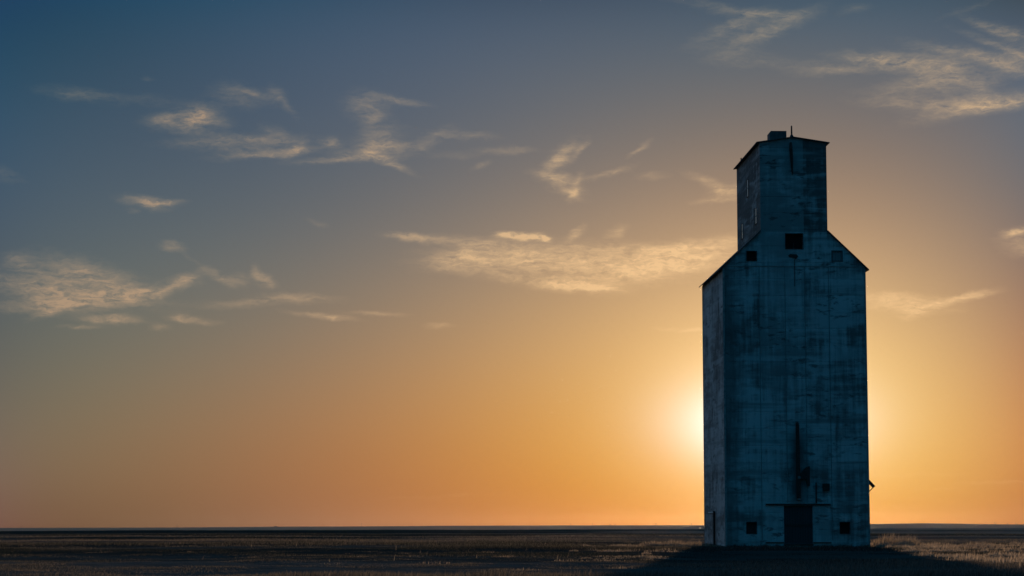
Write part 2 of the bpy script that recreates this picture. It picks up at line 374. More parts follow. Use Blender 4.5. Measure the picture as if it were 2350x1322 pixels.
class MB:
    """collects shapes, then becomes ONE mesh object"""
    def __init__(self): self.bm = bmesh.new()

    def poly(self, pts):
        self.bm.faces.new([self.bm.verts.new(p) for p in pts]); return self

    def box(self, x0, x1, y0, y1, z0, z1):
        v = [self.bm.verts.new(p) for p in ((x0,y0,z0),(x1,y0,z0),(x1,y1,z0),(x0,y1,z0),(x0,y0,z1),(x1,y0,z1),(x1,y1,z1),(x0,y1,z1))]
        for f in ((3,2,1,0),(4,5,6,7),(0,1,5,4),(1,2,6,5),(2,3,7,6),(3,0,4,7)): self.bm.faces.new([v[i] for i in f])
        return self

    def prism(self, prof, axis, a0, a1):
        """profile (2D) extruded along 'x' (prof = y,z) or 'y' (prof = x,z)"""
        P = (lambda p, t: (t, p[0], p[1])) if axis == 'x' else (lambda p, t: (p[0], t, p[1]))
        A = [self.bm.verts.new(P(p, a0)) for p in prof]; B = [self.bm.verts.new(P(p, a1)) for p in prof]
        n = len(prof)
        self.bm.faces.new(A); self.bm.faces.new(B[::-1])
        for i in range(n): self.bm.faces.new((A[i], B[i], B[(i+1) % n], A[(i+1) % n]))
        return self

    def tube(self, pts, r, seg=10):
        """round pipe through points; r a number or one per point"""
        pts = [Vector(p) for p in pts]; rs = r if isinstance(r, (list, tuple)) else [r] * len(pts)
        rings = []
        for i, p in enumerate(pts):
            d = (pts[min(i+1, len(pts)-1)] - pts[max(i-1, 0)]).normalized()
            u = d.cross(Vector((0, 0, 1)) if abs(d.z) < .9 else Vector((1, 0, 0))).normalized(); w = d.cross(u)
            rings.append([self.bm.verts.new(p + rs[i] * (u * math.cos(k*2*math.pi/seg) + w * math.sin(k*2*math.pi/seg))) for k in range(seg)])
        for A, B in zip(rings, rings[1:]):
            for k in range(seg): self.bm.faces.new((A[k], A[(k+1) % seg], B[(k+1) % seg], B[k]))
        self.bm.faces.new(rings[0][::-1]); self.bm.faces.new(rings[-1])
        return self

    def build(self, name, mat, parent=None, label=None):
        bmesh.ops.recalc_face_normals(self.bm, faces=self.bm.faces)
        me = bpy.data.meshes.new(name); self.bm.to_mesh(me); self.bm.free()
        o = bpy.data.objects.new(name, me); S.collection.objects.link(o)
        me.materials.append(mat)
        if parent: o.parent = parent
        if label: o['label'] = label
        return o


def np_mesh(name, verts, loops, sizes, mats, smooth=False):
    me = bpy.data.meshes.new(name)
    me.vertices.add(len(verts)); me.vertices.foreach_set('co', np.ascontiguousarray(verts, dtype=np.float32).ravel())
    me.loops.add(len(loops)); me.loops.foreach_set('vertex_index', np.ascontiguousarray(loops, dtype=np.int32))
    st = np.concatenate(([0], np.cumsum(sizes)[:-1])).astype(np.int32)
    me.polygons.add(len(sizes)); me.polygons.foreach_set('loop_start', st)
    me.polygons.foreach_set('loop_total', np.asarray(sizes, dtype=np.int32))
    if smooth: me.polygons.foreach_set('use_smooth', np.ones(len(sizes), dtype=bool))
    me.update(calc_edges=True)
    o = bpy.data.objects.new(name, me); S.collection.objects.link(o); me.materials.append(mats)
    return o


# ------------------------------------------------------------------ the lie of the land
def vnoise(x, y, seed=0):
    x = np.asarray(x, float); y = np.asarray(y, float)
    xi = np.floor(x).astype(np.int64); yi = np.floor(y).astype(np.int64); fx = x - xi; fy = y - yi
    def h(a, b):
        n = (a * 374761393 + b * 668265263 + seed * 1442695041) & 0x7fffffff
        n = ((n ^ (n >> 13)) * 1274126177) & 0x7fffffff
        return ((n ^ (n >> 16)) & 0xffff) / 65535.0
    u = fx*fx*(3-2*fx); v = fy*fy*(3-2*fy)
    return (h(xi,yi)*(1-u)+h(xi+1,yi)*u)*(1-v) + (h(xi,yi+1)*(1-u)+h(xi+1,yi+1)*u)*v


def fbm(x, y, oct=4, seed=0):
    s = 0; a = 1; t = 0
    for k in range(oct):
        s = s + a * vnoise(x * 2**k + 17.3*k, y * 2**k - 9.1*k, seed + k); t += a; a *= .5
    return s / t


def sstep(a, b, x):
    t = np.clip((x - a) / (b - a), 0, 1); return t*t*(3-2*t)


BX, BY, BA = 15.4645, 160.3114, 0.0377                       # the elevator's near left corner and its turn
RIDGE_AZ = [-60, -13.4, -8.6, -6.0, -3.9, -2, 1.4, 4.8, 9.2, 10.6, 12.3, 13.2, 60]
RIDGE_Z  = [-4, -2.9, -1.9, 0.1, 0.6, 2.0, 3.0, 3.4, 5.8, 7.6, 5.4, 4.6, 3]


def land(x, y):
    d = np.hypot(x, y); az = np.degrees(np.arctan2(x, y))
    z = (fbm(x/9, y/14, 3, 3) - .5) * .26 + (fbm(x/3.2, y/4, 2, 13) - .5) * .10 * (1 - sstep(180, 260, d)) + (fbm(x/60, y/90, 2, 8) - .5) * .30 * sstep(30, 120, d)
    # flat pad under the elevator, falling a little towards the camera
    s = (x-BX)*math.cos(BA) + (y-BY)*math.sin(BA); q = -(x-BX)*math.sin(BA) + (y-BY)*math.cos(BA)
    out = np.hypot(np.maximum(np.maximum(-s, s-10.5), 0), np.maximum(np.maximum(-q, q-12.2), 0))
    pad = 1 - sstep(1.0, 14.0, out)
    z = z*(1-pad) + (-.04 + .4*z)*pad
    amp = (fbm(x/170, y/260, 3, 21) - .5) * .40 * sstep(200, 500, d)
    crest = np.interp(az, [-40, -13.4, 0, 7, 13.4, 40], [640, 690, 880, 1150, 1700, 1800])
    z = z + amp - 9.0 * sstep(crest*.97, crest*1.9, d)
    rz = np.interp(az, RIDGE_AZ, RIDGE_Z)
    up = sstep(2300, 4950, d) * (1 - sstep(4950, 8500, d))
    z = np.where(d > 2300, -9.0 + (rz + 9.0) * up + amp * (1-up), z)
    z = z - 30 * sstep(5200, 9000, d)
    return z


def strips(x, y):
    """0 = pale dry grass, 1 = dark growth: long strips of field far out, ragged patches nearer, with self-shadow of grass toned in far out"""
    d = np.hypot(x, y); az = np.degrees(np.arctan2(x, y))
    s = (fbm(x/420 + 3, y/75, 4, 61) - .5) * 2.6 + (fbm(x/70, y/16, 4, 67) - .5) * 1.5
    w = (fbm(x/120, y/300, 2, 71) - .5)
    far_ = sstep(180, 260, d) * (1 - sstep(1600, 2400, d))
    for d0, d1, a0, a1, k in ((455, 640, -16, 1.5, 1.3), (330, 400, -11, -1, .9), (232, 285, -13, -2.5, 1.0), (640, 1100, -16, -9, .7), (700, 1200, -6, 5, .6), (300, 420, 4, 16, .35)):
        dd = d * (1 + .10*w)
        s = s + k * sstep(d0*.96, d0*1.04, dd) * (1 - sstep(d1*.96, d1*1.04, dd)) * sstep(a0-2.5, a0+2, az) * (1 - sstep(a1-2, a1+2.5, az)) * far_
    return np.clip(s + .35 + .30*sstep(220, 420, d)*(1 - 1.9*sstep(-6, 4, az)), 0, 1)  # grass self-shadow put into the tone of the far plain, strongest at left


def ground_mat():
    m, t, b = new_mat('prairie_ground')
    co = obj_co(t); x, y, z = t.xyz(co)
    big = t.noise(t.mapping(co, sc=(.0022, .0075, 0)), 1, 4, .6, .3)         # strips of field and rough
    mid = t.noise(t.mapping(co, sc=(.012, .035, 0), loc=(3, 8, 0)), 1, 5, .62)
    fine = t.noise(t.mapping(co, sc=(.5, .7, 0)), 1, 6, .7)
    tuft = t.noise(t.mapping(co, sc=(3.5, 3.5, 0)), 1, 4, .7)
    straw, earth, green = (.10, .092, .080), (.046, .048, .046), (.013, .021, .020)
    col = t.mix(t.rng(mid, .35, .68), straw, earth)
    st = t.n.new('ShaderNodeAttribute'); st.attribute_name = 'strip'
    col = t.mix(t.m('MULTIPLY', st.outputs['Fac'], t.rng(big, .2, .5, .75, 1)), col, green)
    col = t.mix(t.rng(fine, .40, .70, 0, .6), col, (.02, .021, .02))
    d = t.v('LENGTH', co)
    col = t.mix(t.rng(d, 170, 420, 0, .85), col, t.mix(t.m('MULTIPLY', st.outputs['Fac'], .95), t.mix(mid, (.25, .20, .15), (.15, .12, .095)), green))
    far = t.rng(d, 1600, 3000)                                             # pale dry slopes of the far rise, warm haze glow put into the colour
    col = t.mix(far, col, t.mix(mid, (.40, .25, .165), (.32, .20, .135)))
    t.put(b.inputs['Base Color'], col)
    b.inputs['Roughness'].default_value = 1.0; b.inputs['Specular IOR Level'].default_value = 0.0
    h = t.m('ADD', t.m('MULTIPLY', fine, .5), t.m('MULTIPLY', tuft, .25))
    bump(t, b, h, .9, .35)
    return m


def build_ground():
    front = np.arange(-24, 24.01, .12)
    side = np.arange(27, 333.1, 3.0)
    az = np.radians(np.concatenate((front, side)))
    rad = np.concatenate(([0.0], np.geomspace(1.5, 40, 26), np.geomspace(40.6, 260, 130), np.geomspace(266, 5200, 150), np.geomspace(5300, 8000, 12)))
    n = len(az)
    rr, aa = np.meshgrid(rad[1:], az, indexing='ij')
    x = rr*np.sin(aa); y = rr*np.cos(aa); z = land(x, y)
    verts = np.concatenate((np.array([[0, 0, float(land(0.0, 0.01))]]), np.stack((x, y, z), -1).reshape(-1, 3)))
    i = np.arange(len(rad)-2)[:, None]; j = np.arange(n)[None, :]; j2 = (j+1) % n
    quads = np.stack(np.broadcast_arrays(1+i*n+j, 1+i*n+j2, 1+(i+1)*n+j2, 1+(i+1)*n+j), -1).reshape(-1, 4)[:, ::-1]
    jj = np.arange(n); tris = np.stack((np.zeros(n, int), (jj+1) % n + 1, jj+1), -1)
    loops = np.concatenate((tris.ravel(), quads.ravel())); sizes = np.concatenate((np.full(n, 3), np.full(len(quads), 4)))
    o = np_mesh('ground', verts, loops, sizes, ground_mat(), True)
    at = o.data.attributes.new('strip', 'FLOAT', 'POINT')
    at.data.foreach_set('value', strips(verts[:, 0], verts[:, 1]).astype(np.float32))
    tag(o, kind='structure')


build_ground()


# ------------------------------------------------------------------ the grain elevator (local frame: x along the front, y into the depth, z up)
EW, ED, EH = 10.5, 12.16, 20.40            # width, depth, eave height
H1, H2, HR, HH = 2.81, 7.76, 23.03, 29.65  # headhouse from/to, where the roof meets it, its eave height
HP = 30.02                                 # headhouse ridge
HOLES = {                                  # openings in the front wall: x0, x1, z0, z1
    'door': (4.26, 6.35, .22, 2.97), 'low_l': (1.55, 2.24, .98, 1.76), 'low_r': (8.35, 9.04, .98, 1.76),
    'gab_l': (1.78, 2.47, 20.88, 21.55), 'gab_r': (8.09, 8.78, 20.90, 21.58), 'top': (4.66, 5.90, 21.78, 22.86),
}


def clip_poly(poly, outline):
    out = poly
    for (ax, az), (bx, bz) in zip(outline, outline[1:] + outline[:1]):
        src, out = out, []
        side = lambda p: (bx-ax)*(p[1]-az) - (bz-az)*(p[0]-ax)
        for k, p in enumerate(src):
            q = src[(k+1) % len(src)]; sp, sq = side(p), side(q)
            if sp >= -1e-9: out.append(p)
            if (sp > 1e-9 and sq < -1e-9) or (sp < -1e-9 and sq > 1e-9):
                f = sp/(sp-sq); out.append((p[0]+f*(q[0]-p[0]), p[1]+f*(q[1]-p[1])))
        if len(out) < 3: return []
    return out


def pierced(mb, outline, holes, put, depth):
    """a wall sheet with real openings; put(u, v, d) maps wall coordinates to space, d = depth into the wall"""
    us = sorted({round(p[0], 4) for p in outline} | {u for h in holes for u in h[:2]})
    vs = sorted({round(p[1], 4) for p in outline} | {v for h in holes for v in h[2:]})
    for u0, u1 in zip(us, us[1:]):
        for v0, v1 in zip(vs, vs[1:]):
            cu, cv = (u0+u1)/2, (v0+v1)/2
            if any(h[0] < cu < h[1] and h[2] < cv < h[3] for h in holes): continue
            c = clip_poly([(u0, v0), (u1, v0), (u1, v1), (u0, v1)], outline)
            if len(c) > 2: mb.poly([put(a, b, 0) for a, b in c])
    for h in holes:
        c = [(h[0], h[2]), (h[1], h[2]), (h[1], h[3]), (h[0], h[3])]
        for k in range(4):
            a, b = c[k], c[(k+1) % 4]
            mb.poly([put(*a, 0), put(*b, 0), put(*b, depth), put(*a, depth)])


def frame_x(x0, x1, z0, z1, w, y0, y1):
    """a four-sided frame in the front wall plane, pieces butted"""
    mb = MB()
    mb.box(x0-w, x0, y0, y1, z0-w, z1+w); mb.box(x1, x1+w, y0, y1, z0-w, z1+w)
    mb.box(x0, x1, y0, y1, z1, z1+w); mb.box(x0, x1, y0, y1, z0-w, z0)
    return mb


def build_elevator():
    root = empty('grain_elevator', (BX, BY, 0), BA)
    tag(root, 'tall abandoned wooden grain elevator standing alone on the prairie against the low sun', 'grain elevator')
    # main body
    mb = MB()
    outline = [(0, -.3), (EW, -.3), (EW, EH), (H2, HR), (H1, HR), (0, EH)]
    pierced(mb, outline, list(HOLES.values()), lambda u, v, d: (u, d, v), .22)
    mb.poly([(0, ED, -.3), (EW, ED, -.3), (EW, ED, EH), (H2, ED, HR), (H1, ED, HR), (0, ED, EH)])
    mb.poly([(0, 0, -.3), (0, ED, -.3), (0, ED, EH), (0, 0, EH)])
    mb.poly([(EW, 0, -.3), (EW, ED, -.3), (EW, ED, EH), (EW, 0, EH)])
    mb.build('wall', M['wall'], root)
    # headhouse
    mb = MB(); mid = (H1+H2)/2
    mb.poly([(H1, 0, HR+.001), (H2, 0, HR+.001), (H2, 0, HH), (mid, 0, HP), (H1, 0, HH)])
    mb.poly([(H1, ED, HR+.001), (H2, ED, HR+.001), (H2, ED, HH), (mid, ED, HP), (H1, ED, HH)])
    wins = [(5.85, 6.5, 26.55, 27.80), (1.72, 2.42, 23.90, 25.02), (8.98, 9.6, 23.72, 24.86)]
    pierced(mb, [(0, HR+.001), (ED, HR+.001), (ED, HH), (0, HH)], wins, lambda u, v, d: (H1+d, u, v), .12)
    mb.poly([(H2, 0, HR), (H2, ED, HR), (H2, ED, HH), (H2, 0, HH)])
    mb.build('headhouse_wall', M['head'], root)
    for (y0, y1, z0, z1) in wins:                              # sliding sashes: glass in the near half, the far half gone
        fr = MB(); w = .06; ym = y0 + (y1-y0)*.86
        fr.box(H1-.004, H1+.10, y0-w, y0, z0-w, z1+w); fr.box(H1-.05, H1+.10, y1, y1+w, z0-w, z1+w)
        fr.box(H1-.02, H1+.10, y0, y1, z1, z1+w); fr.box(H1-.03, H1+.10, y0, y1, z0-w, z0)
        f = fr.build('window', M['iron'], root)
        zm = (z0+z1)/2
        MB().box(H1-.030, H1-.020, y0, ym, z0, zm-.03).build('pane', M['glass'], f)
        MB().box(H1-.030, H1-.020, y0, ym, zm+.03, z1).build('pane', M['glass'], f)
        MB().box(H1-.034, H1+.04, y0, ym, zm-.03, zm+.03).build('sash_bar', M['trim'], f)
        MB().box(H1+.10, H1+.115, ym, y1, z0, z1).build('opening', M['dark'], f)
    # corner boards, joints and flashing
    for bx in ((-.025, .10, -.03, .0), (EW-.10, EW+.025, -.03, .0), (-.03, .0, .0, .12), (-.03, .0, ED-.12, ED)):
        MB().box(*bx, -.2, EH-.12).build('corner_board', M['trim'], root)
    for x in (2.66, 4.55, 6.00, 7.78):
        tr = MB().box(x-.022, x+.022, -.018, 0, .5 if x in (2.66, 7.78) else 3.2, 20.42)
        tr.build('batten', M['seam'], root)
    MB().box(.10, EW-.10, -.028, 0, 20.44, 20.50).build('flashing', M['trim'], root)
    # roofs: thin slabs with real overhang
    k = (HR-EH)/H1; ov = .26; th = .10
    rf = MB()
    rf.prism([(-ov, EH-ov*k+.02), (H1-.005, HR-.005*k+.02), (H1-.005, HR+th), (-ov, EH-ov*k+th)], 'y', -.16, ED+.16)
    rf.prism([(H2+.005, HR-.005*k+.02), (EW+ov, EH-ov*k+.02), (EW+ov, EH-ov*k+th), (H2+.005, HR+th)], 'y', -.16, ED+.16)
    rf.build('roof', M['roof'], root)
    k2 = (HP-HH)/(mid-H1); o2 = .24
    rf = MB()
    rf.prism([(H1-o2, HH-o2*k2+.015), (mid, HP+.015), (mid, HP+.09), (H1-o2, HH-o2*k2+.08)], 'y', -.14, ED+.14)
    rf.prism([(mid, HP+.015), (H2+o2, HH-o2*k2+.015), (H2+o2, HH-o2*k2+.08), (mid, HP+.09)], 'y', -.14, ED+.14)
    hr = rf.build('headhouse_roof', M['roof'], root)
    MB().prism([(4.42, 29.9), (5.71, 29.9), (5.71, 31.52), (4.52, 31.52), (4.42, 31.40)], 'y', 5.4, 6.6).build('roof_vent', M['tin'], hr)
    MB().tube([(5.26, .35, 30.05), (5.26, .35, 30.22), (5.26, .35, 30.34), (5.26, .35, 30.95), (5.26, .35, 31.0)],
              [.19, .13, .062, .055, .03]).build('vent_pipe', M['iron'], hr)
    MB().tube([(H1-.1, 8.9, 29.62), (H1-.1, 8.9, 30.0)], .05).build('stub_pipe', M['iron'], hr)
    # door with its track
    x0, x1, z0, z1 = HOLES['door']
    d = MB().box(x0, x1, .06, .12, z0, z1).build('door', M['door'], root)
    MB().box(x0+.02, x1-.02, .03, .058, 1.5, 1.66).build('cross_rail', M['shut'], d)
    MB().box(2.93, 7.67, -.10, 0, 3.0, 3.12).build('door_track', M['iron'], root)
    MB().box(2.90, 4.24, -.06, 0, .27, .35).box(4.24, 6.37, -.08, 0, .10, .218).box(6.37, 7.69, -.06, 0, .27, .35).build('sill_rail', M['iron'], root)
    # front windows and shutters
    for key, mat, fm in (('low_l', 'shut', 'iron'), ('low_r', 'dark', 'iron'), ('gab_l', 'dark', 'iron'), ('gab_r', 'pale', 'tin')):
        x0, x1, z0, z1 = HOLES[key]
        w = .045 if key != 'gab_r' else .075
        f = frame_x(x0, x1, z0, z1, w, -.025, .05).build('window', M[fm], root)
        MB().box(x0, x1, .05 if mat == 'pale' else .14, .08 if mat == 'pale' else .17, z0, z1).build('shutter' if mat in ('shut', 'pale') else 'opening', M[mat], f)
    x0, x1, z0, z1 = HOLES['top']
    f = frame_x(x0, x1, z0, z1, .05, -.03, .06).build('loading_hatch', M['iron'], root)
    MB().box(x0, x1, .19, .21, z0, z1).build('opening', M['dark'], f)
    MB().box(x0+.55, x0+.62, .1, .14, z0, z0+.42).build('post', M['iron'], f)
    # marks and fittings on the front
    MB().tube([(5.12, -.05, 29.66), (5.11, -.12, 29.2), (5.16, -.09, 28.4), (5.22, -.05, 27.25)], [.08, .12, .11, .035]).build('torn_downspout', M['iron'], root)
    hb = MB()
    hb.prism([(4.82, 21.28), (4.98, 21.37), (5.44, 21.35), (5.56, 21.2), (5.40, 21.0), (5.12, 21.1), (4.90, 21.14)], 'y', -.035, -.001)
    hb.build('stain_mark', M['iron'], root)  # thin dark plate standing for a stained hole below the hatch
    MB().tube([(5.28, -.03, 20.98), (5.27, -.03, 19.0)], .022, 6).build('hanging_cable', M['iron'], root)
    sp = MB().tube([(5.30, -.03, 9.0), (5.30, -.19, 8.85), (5.31, -.19, 5.0), (5.33, -.17, 3.5)], [.11, .13, .145, .155]).build('grain_spout', M['iron'], root)
    MB().box(5.19, 5.41, -.12, -.001, 8.96, 9.12).build('spout_hood', M['galv'], sp)
    MB().box(5.26, 5.45, -.34, -.28, 4.93, 5.10).build('spout_clamp', M['galv'], sp)
    MB().tube([(5.34, -.17, 3.49), (5.35, -.22, 3.36)], [.14, .10]).build('spout_nozzle', M['galv'], sp)
    MB().prism([(5.50, 5.30), (5.88, 5.74), (6.16, 5.84), (6.16, 4.42), (5.96, 4.38), (5.88, 4.90), (5.50, 4.86)], 'y', -.20, -.001).build('spout_bracket', M['iron'], root)
    MB().tube([(6.63, -.05, 3.16), (6.63, -.05, 4.66)], .05).build('conduit', M['iron'], root)
    eb = MB().box(7.10, 7.60, -.16, -.001, 4.06, 4.58).build('fuse_box', M['iron'], root)
    MB().box(7.13, 7.57, -.185, -.16, 4.40, 4.56).build('lid', M['iron'], eb)
    # loading chute and cable on the right side
    ch = MB().prism([(EW+.0, 4.96), (EW+.0, 4.66), (EW+.38, 4.27), (EW+.52, 4.40)], 'y', .25, .55)
    ch = ch.build('loading_chute', M['iron'], root)
    MB().tube([(EW, .4, 3.92), (EW+.40, .4, 4.32)], .032, 8).build('brace', M['iron'], ch)
    MB().tube([(EW+.07, .3, 4.0), (EW+.075, .3, 2.05)], .02, 6).build('cable', M['iron'], ch)
    # standpipe on the left side
    st = MB().tube([(-.13, 5.4, .0), (-.13, 5.4, 2.62)], .085).build('standpipe', M['iron'], root)
    MB().tube([(-.13, 5.45, 2.52), (-.13, 8.6, 2.52)], .05, 8).build('pipe_arm', M['pale_pipe'], st)
    # loose ends of siding on the far left corner
    for z, h, w in ((1.9, .16, .05), (2.35, .5, .035), (3.1, .12, .04), (.95, .25, .05)):
        MB().prism([(-.0, z), (-w, z+h*.2), (-w*.7, z+h), (-.0, z+h*1.1)], 'y', ED-.02, ED+.02).build('loose_siding', M['trim'], root)
    return root


build_elevator()
# ------------------------------------------------------------------ grass: nobody could count it
def grass_mat(name, dark, pale):
    m = bpy.data.materials.new(name); m.use_nodes = True
    t = NT(m.node_tree); m.node_tree.nodes.remove(m.node_tree.nodes['Principled BSDF'])
    out = m.node_tree.nodes['Material Output']
    at = t.n.new('ShaderNodeAttribute'); at.attribute_name = 'tone'
    n = at.outputs['Fac']
    col = t.mix(t.rng(n, 0, 1, kind='LINEAR'), dark, pale)
    df = t.n.new('ShaderNodeBsdfDiffuse'); t.put(df.inputs[0], col)
    tl = t.n.new('ShaderNodeBsdfTranslucent'); t.put(tl.inputs[0], col)
    mx = t.n.new('ShaderNodeMixShader'); mx.inputs[0].default_value = .4
    t.l.new(df.outputs[0], mx.inputs[1]); t.l.new(tl.outputs[0], mx.inputs[2]); t.l.new(mx.outputs[0], out.inputs[0])
    return m


GRASS = grass_mat('dry_grass', (.020, .028, .028), (.25, .215, .175))
WEEDS = grass_mat('dry_weeds', (.03, .03, .024), (.54, .45, .34))


def blades(name, x, y, h, w, tone, rng, lean=.35, mat=GRASS):
    """one mesh of bent blades: a quad and a tip each"""
    n = len(x)
    z = land(x, y) - .02
    a = rng.uniform(0, 2*np.pi, n); la = rng.normal(.6, .9, n); ll = np.abs(rng.normal(0, lean, n)) * h
    ux, uy = np.cos(a)*w/2, np.sin(a)*w/2
    lx, ly = np.cos(la)*ll, np.sin(la)*ll
    V = np.empty((n, 5, 3))
    V[:, 0] = np.stack((x-ux, y-uy, z), -1); V[:, 1] = np.stack((x+ux, y+uy, z), -1)
    V[:, 2] = np.stack((x+.7*ux+lx*.35, y+.7*uy+ly*.35, z+h*.58), -1)
    V[:, 3] = np.stack((x-.7*ux+lx*.35, y-.7*uy+ly*.35, z+h*.58), -1)
    V[:, 4] = np.stack((x+lx, y+ly, z+h*(1-.25*(ll/np.maximum(h, .01))**2)), -1)
    b = np.arange(n)[:, None]*5
    loops = np.concatenate((b+np.array([[0, 1, 2, 3]]), b+np.array([[3, 2, 4]])), 1).ravel()
    sizes = np.tile([4, 3], n)
    o = np_mesh(name, V.reshape(-1, 3), loops, sizes, mat)
    at = o.data.attributes.new('tone', 'FLOAT', 'FACE')
    at.data.foreach_set('value', np.repeat(tone, 2).astype(np.float32))
    return o


def outside(x, y, m=0.05):
    s = (x-BX)*math.cos(BA) + (y-BY)*math.sin(BA); q = -(x-BX)*math.sin(BA) + (y-BY)*math.cos(BA)
    return ~((s > -m) & (s < 10.5+m) & (q > -m) & (q < 12.16+m)), s, q


def build_grass():
    rng = np.random.default_rng(5)
    X, Y, Hh, Wd, T = [], [], [], [], []

    def band(d0, d1, dens, hmul, wid, half):
        n = int((d1*d1-d0*d0) * math.radians(half) * dens)
        d = np.sqrt(rng.uniform(d0*d0, d1*d1, n)); a = np.radians(rng.uniform(-half, half, n))
        x, y = d*np.sin(a), d*np.cos(a)
        cl = fbm(x/2.6, y/3.4, 4, 31); pat = fbm(x/16, y/9, 3, 47); wide = fbm(x/55, y/30, 2, 77)
        k = sstep(.38, .60, cl*.6 + pat*.4)
        ok, s, q = outside(x, y)
        keep = ok & (rng.uniform(0, 1, n) < .22 + .78*k)
        x, y, k, pat, wide, s, q = (v[keep] for v in (x, y, k, pat, wide, s, q))
        h = (.03 + .18*k*rng.uniform(.35, 1.0, len(x)) * (.4 + 1.1*sstep(.40, .66, wide*.5+pat*.5))) * hmul
        h = h * (1 - .75*np.exp(-(np.maximum(np.maximum(-s, s-10.5), 0)/2)**2 - ((q+1.5)/3.0)**2))      # trodden short in front of the door wall
        X.append(x); Y.append(y); Hh.append(h); Wd.append(np.full(len(x), wid)*rng.uniform(.6, 1.3, len(x)))
        T.append(np.clip(rng.beta(1.6, 2.2, len(x))*.85 + .5*(wide-.4) - .5*strips(x, y), 0, 1))

    band(60, 100, 120, 1.0, .014, 14.6)
    band(100, 150, 60, 1.0, .020, 14.4)
    band(150, 240, 20, .9, .028, 14.4)
    band(240, 420, 4, .8, .05, 14.4)
    o = blades('prairie_grass', *(np.concatenate(v) for v in (X, Y, Hh, Wd, T)), rng)
    tag(o, 'dry wild prairie grass covering the flat ground in front', 'grass', kind='stuff')

    # rank weeds round the foot of the elevator and in ridges beside it
    X, Y, Hh, Wd, T = [], [], [], [], []

    def tuft(cx, cy, r, n, h, bright=.5):
        a = rng.uniform(0, 2*np.pi, n); d = r*np.sqrt(rng.uniform(0, 1, n))
        x = cx + d*np.cos(a); y = cy + d*np.sin(a)
        ok = outside(x, y)[0]; x, y, d = x[ok], y[ok], d[ok]
        X.append(x); Y.append(y); Hh.append(h*rng.uniform(.4, 1, len(x))*(1-.55*(d/r)**2)); Wd.append(rng.uniform(.014, .034, len(x)))
        T.append(np.clip(rng.beta(1.8, 1.8, len(x))*.8 + bright - .4, 0, 1))

    ca, sa = math.cos(BA), math.sin(BA)
    loc = lambda s, q: (BX + s*ca - q*sa, BY + s*sa + q*ca)
    for k in range(90):                                          # along the walls
        side = rng.uniform()
        s, q = (rng.uniform(1.6, 10.9), -rng.uniform(.1, .8)) if side < .4 else (-rng.uniform(.1, .7), rng.uniform(0, 12)) if side < .85 else (10.5+rng.uniform(.1, .6), rng.uniform(0, 12))
        tuft(*loc(s, q), rng.uniform(.2, .55), int(rng.uniform(40, 120)), rng.uniform(.10, .32), .3)
    for k in range(70):                                          # scruff along the front sill, gone where the door opens
        s_ = rng.uniform(-.2, 10.7)
        if 4.2 < s_ < 6.5: continue
        tuft(*loc(s_, -rng.uniform(.08, .5)), rng.uniform(.15, .4), int(rng.uniform(30, 90)), rng.uniform(.10, .42), .15)
    for k in range(900):                                         # broken ridges of rank grass to the left and right
        side = rng.uniform()
        if side < .38:
            x = rng.uniform(-9, 15.3); yc = (165, 148, 126, 104)[rng.integers(4)]
            y = rng.normal(yc + 4*math.sin(x*.45 + yc), 3.0); h = rng.uniform(.14, .40) * (.45 + .55*(x+9)/24)
        elif side < .90:
            yc = (170, 158, 146, 128, 112, 96, 84)[rng.integers(7)]; x = (8.1 + .1123*yc)/.9937 + rng.exponential(9)
            y = rng.normal(yc + 3*math.sin(x*.5 + yc), 2.6); h = rng.uniform(.16, .46)
        else:
            d = rng.uniform(68, 130); a = R(rng.uniform(-14, 4)); x, y = d*math.sin(a), d*math.cos(a); h = rng.uniform(.12, .28)
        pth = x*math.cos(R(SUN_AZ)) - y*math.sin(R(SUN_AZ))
        if -4.9 < pth < 8.0 and y < 172: continue                # tufts left out along the elevator's cast shadow, so it stays dark
        if x < 4 and rng.uniform() < .85: continue
        w = float(sstep(-8, 14, x))
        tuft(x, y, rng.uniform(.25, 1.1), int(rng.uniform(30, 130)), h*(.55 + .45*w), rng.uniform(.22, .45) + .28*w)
    for x, y, r, h in ((27.9, 164, 1.3, 1.35), (28.9, 162, 1.0, 1.15), (28.3, 160, .8, .7), (26.9, 160, .7, .6), (30.5, 158, 1.2, .5), (33, 157, 1.4, .55), (13.6, 165, 1.2, .6), (12.2, 168, 1.3, .65), (10.5, 166, 1.0, .6)):
        tuft(x, y, r, 520, h, .58)
    n = 5200                                                     # single tall seed stalks
    d = np.sqrt(rng.uniform(66**2, 185**2, n)); a = np.radians(rng.uniform(-14.4, 14.4, n))
    x, y = d*np.sin(a), d*np.cos(a)
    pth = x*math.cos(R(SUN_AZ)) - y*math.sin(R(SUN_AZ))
    keep = ~((pth > -4.9) & (pth < 8.0)) & outside(x, y, .3)[0] & (fbm(x/7, y/9, 3, 91) > .50) & (rng.uniform(0, 1, n) < .04 + .96*sstep(4, 20, x))  # no stalks inside the elevator's cast shadow either
    x, y = x[keep], y[keep]
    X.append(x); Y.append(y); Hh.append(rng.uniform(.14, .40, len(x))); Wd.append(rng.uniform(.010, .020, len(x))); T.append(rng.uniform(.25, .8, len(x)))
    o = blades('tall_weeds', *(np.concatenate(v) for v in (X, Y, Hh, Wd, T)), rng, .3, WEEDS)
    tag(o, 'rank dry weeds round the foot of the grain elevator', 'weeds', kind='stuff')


build_grass()


# ------------------------------------------------------------------ small things far out on the horizon
def far(px_az, d):
    a = R(px_az); x, y = d*math.sin(a), d*math.cos(a)
    return x, y, float(land(np.array([x]), np.array([y]))[0])


POLE_GROUP = 'utility poles on the far ridge'


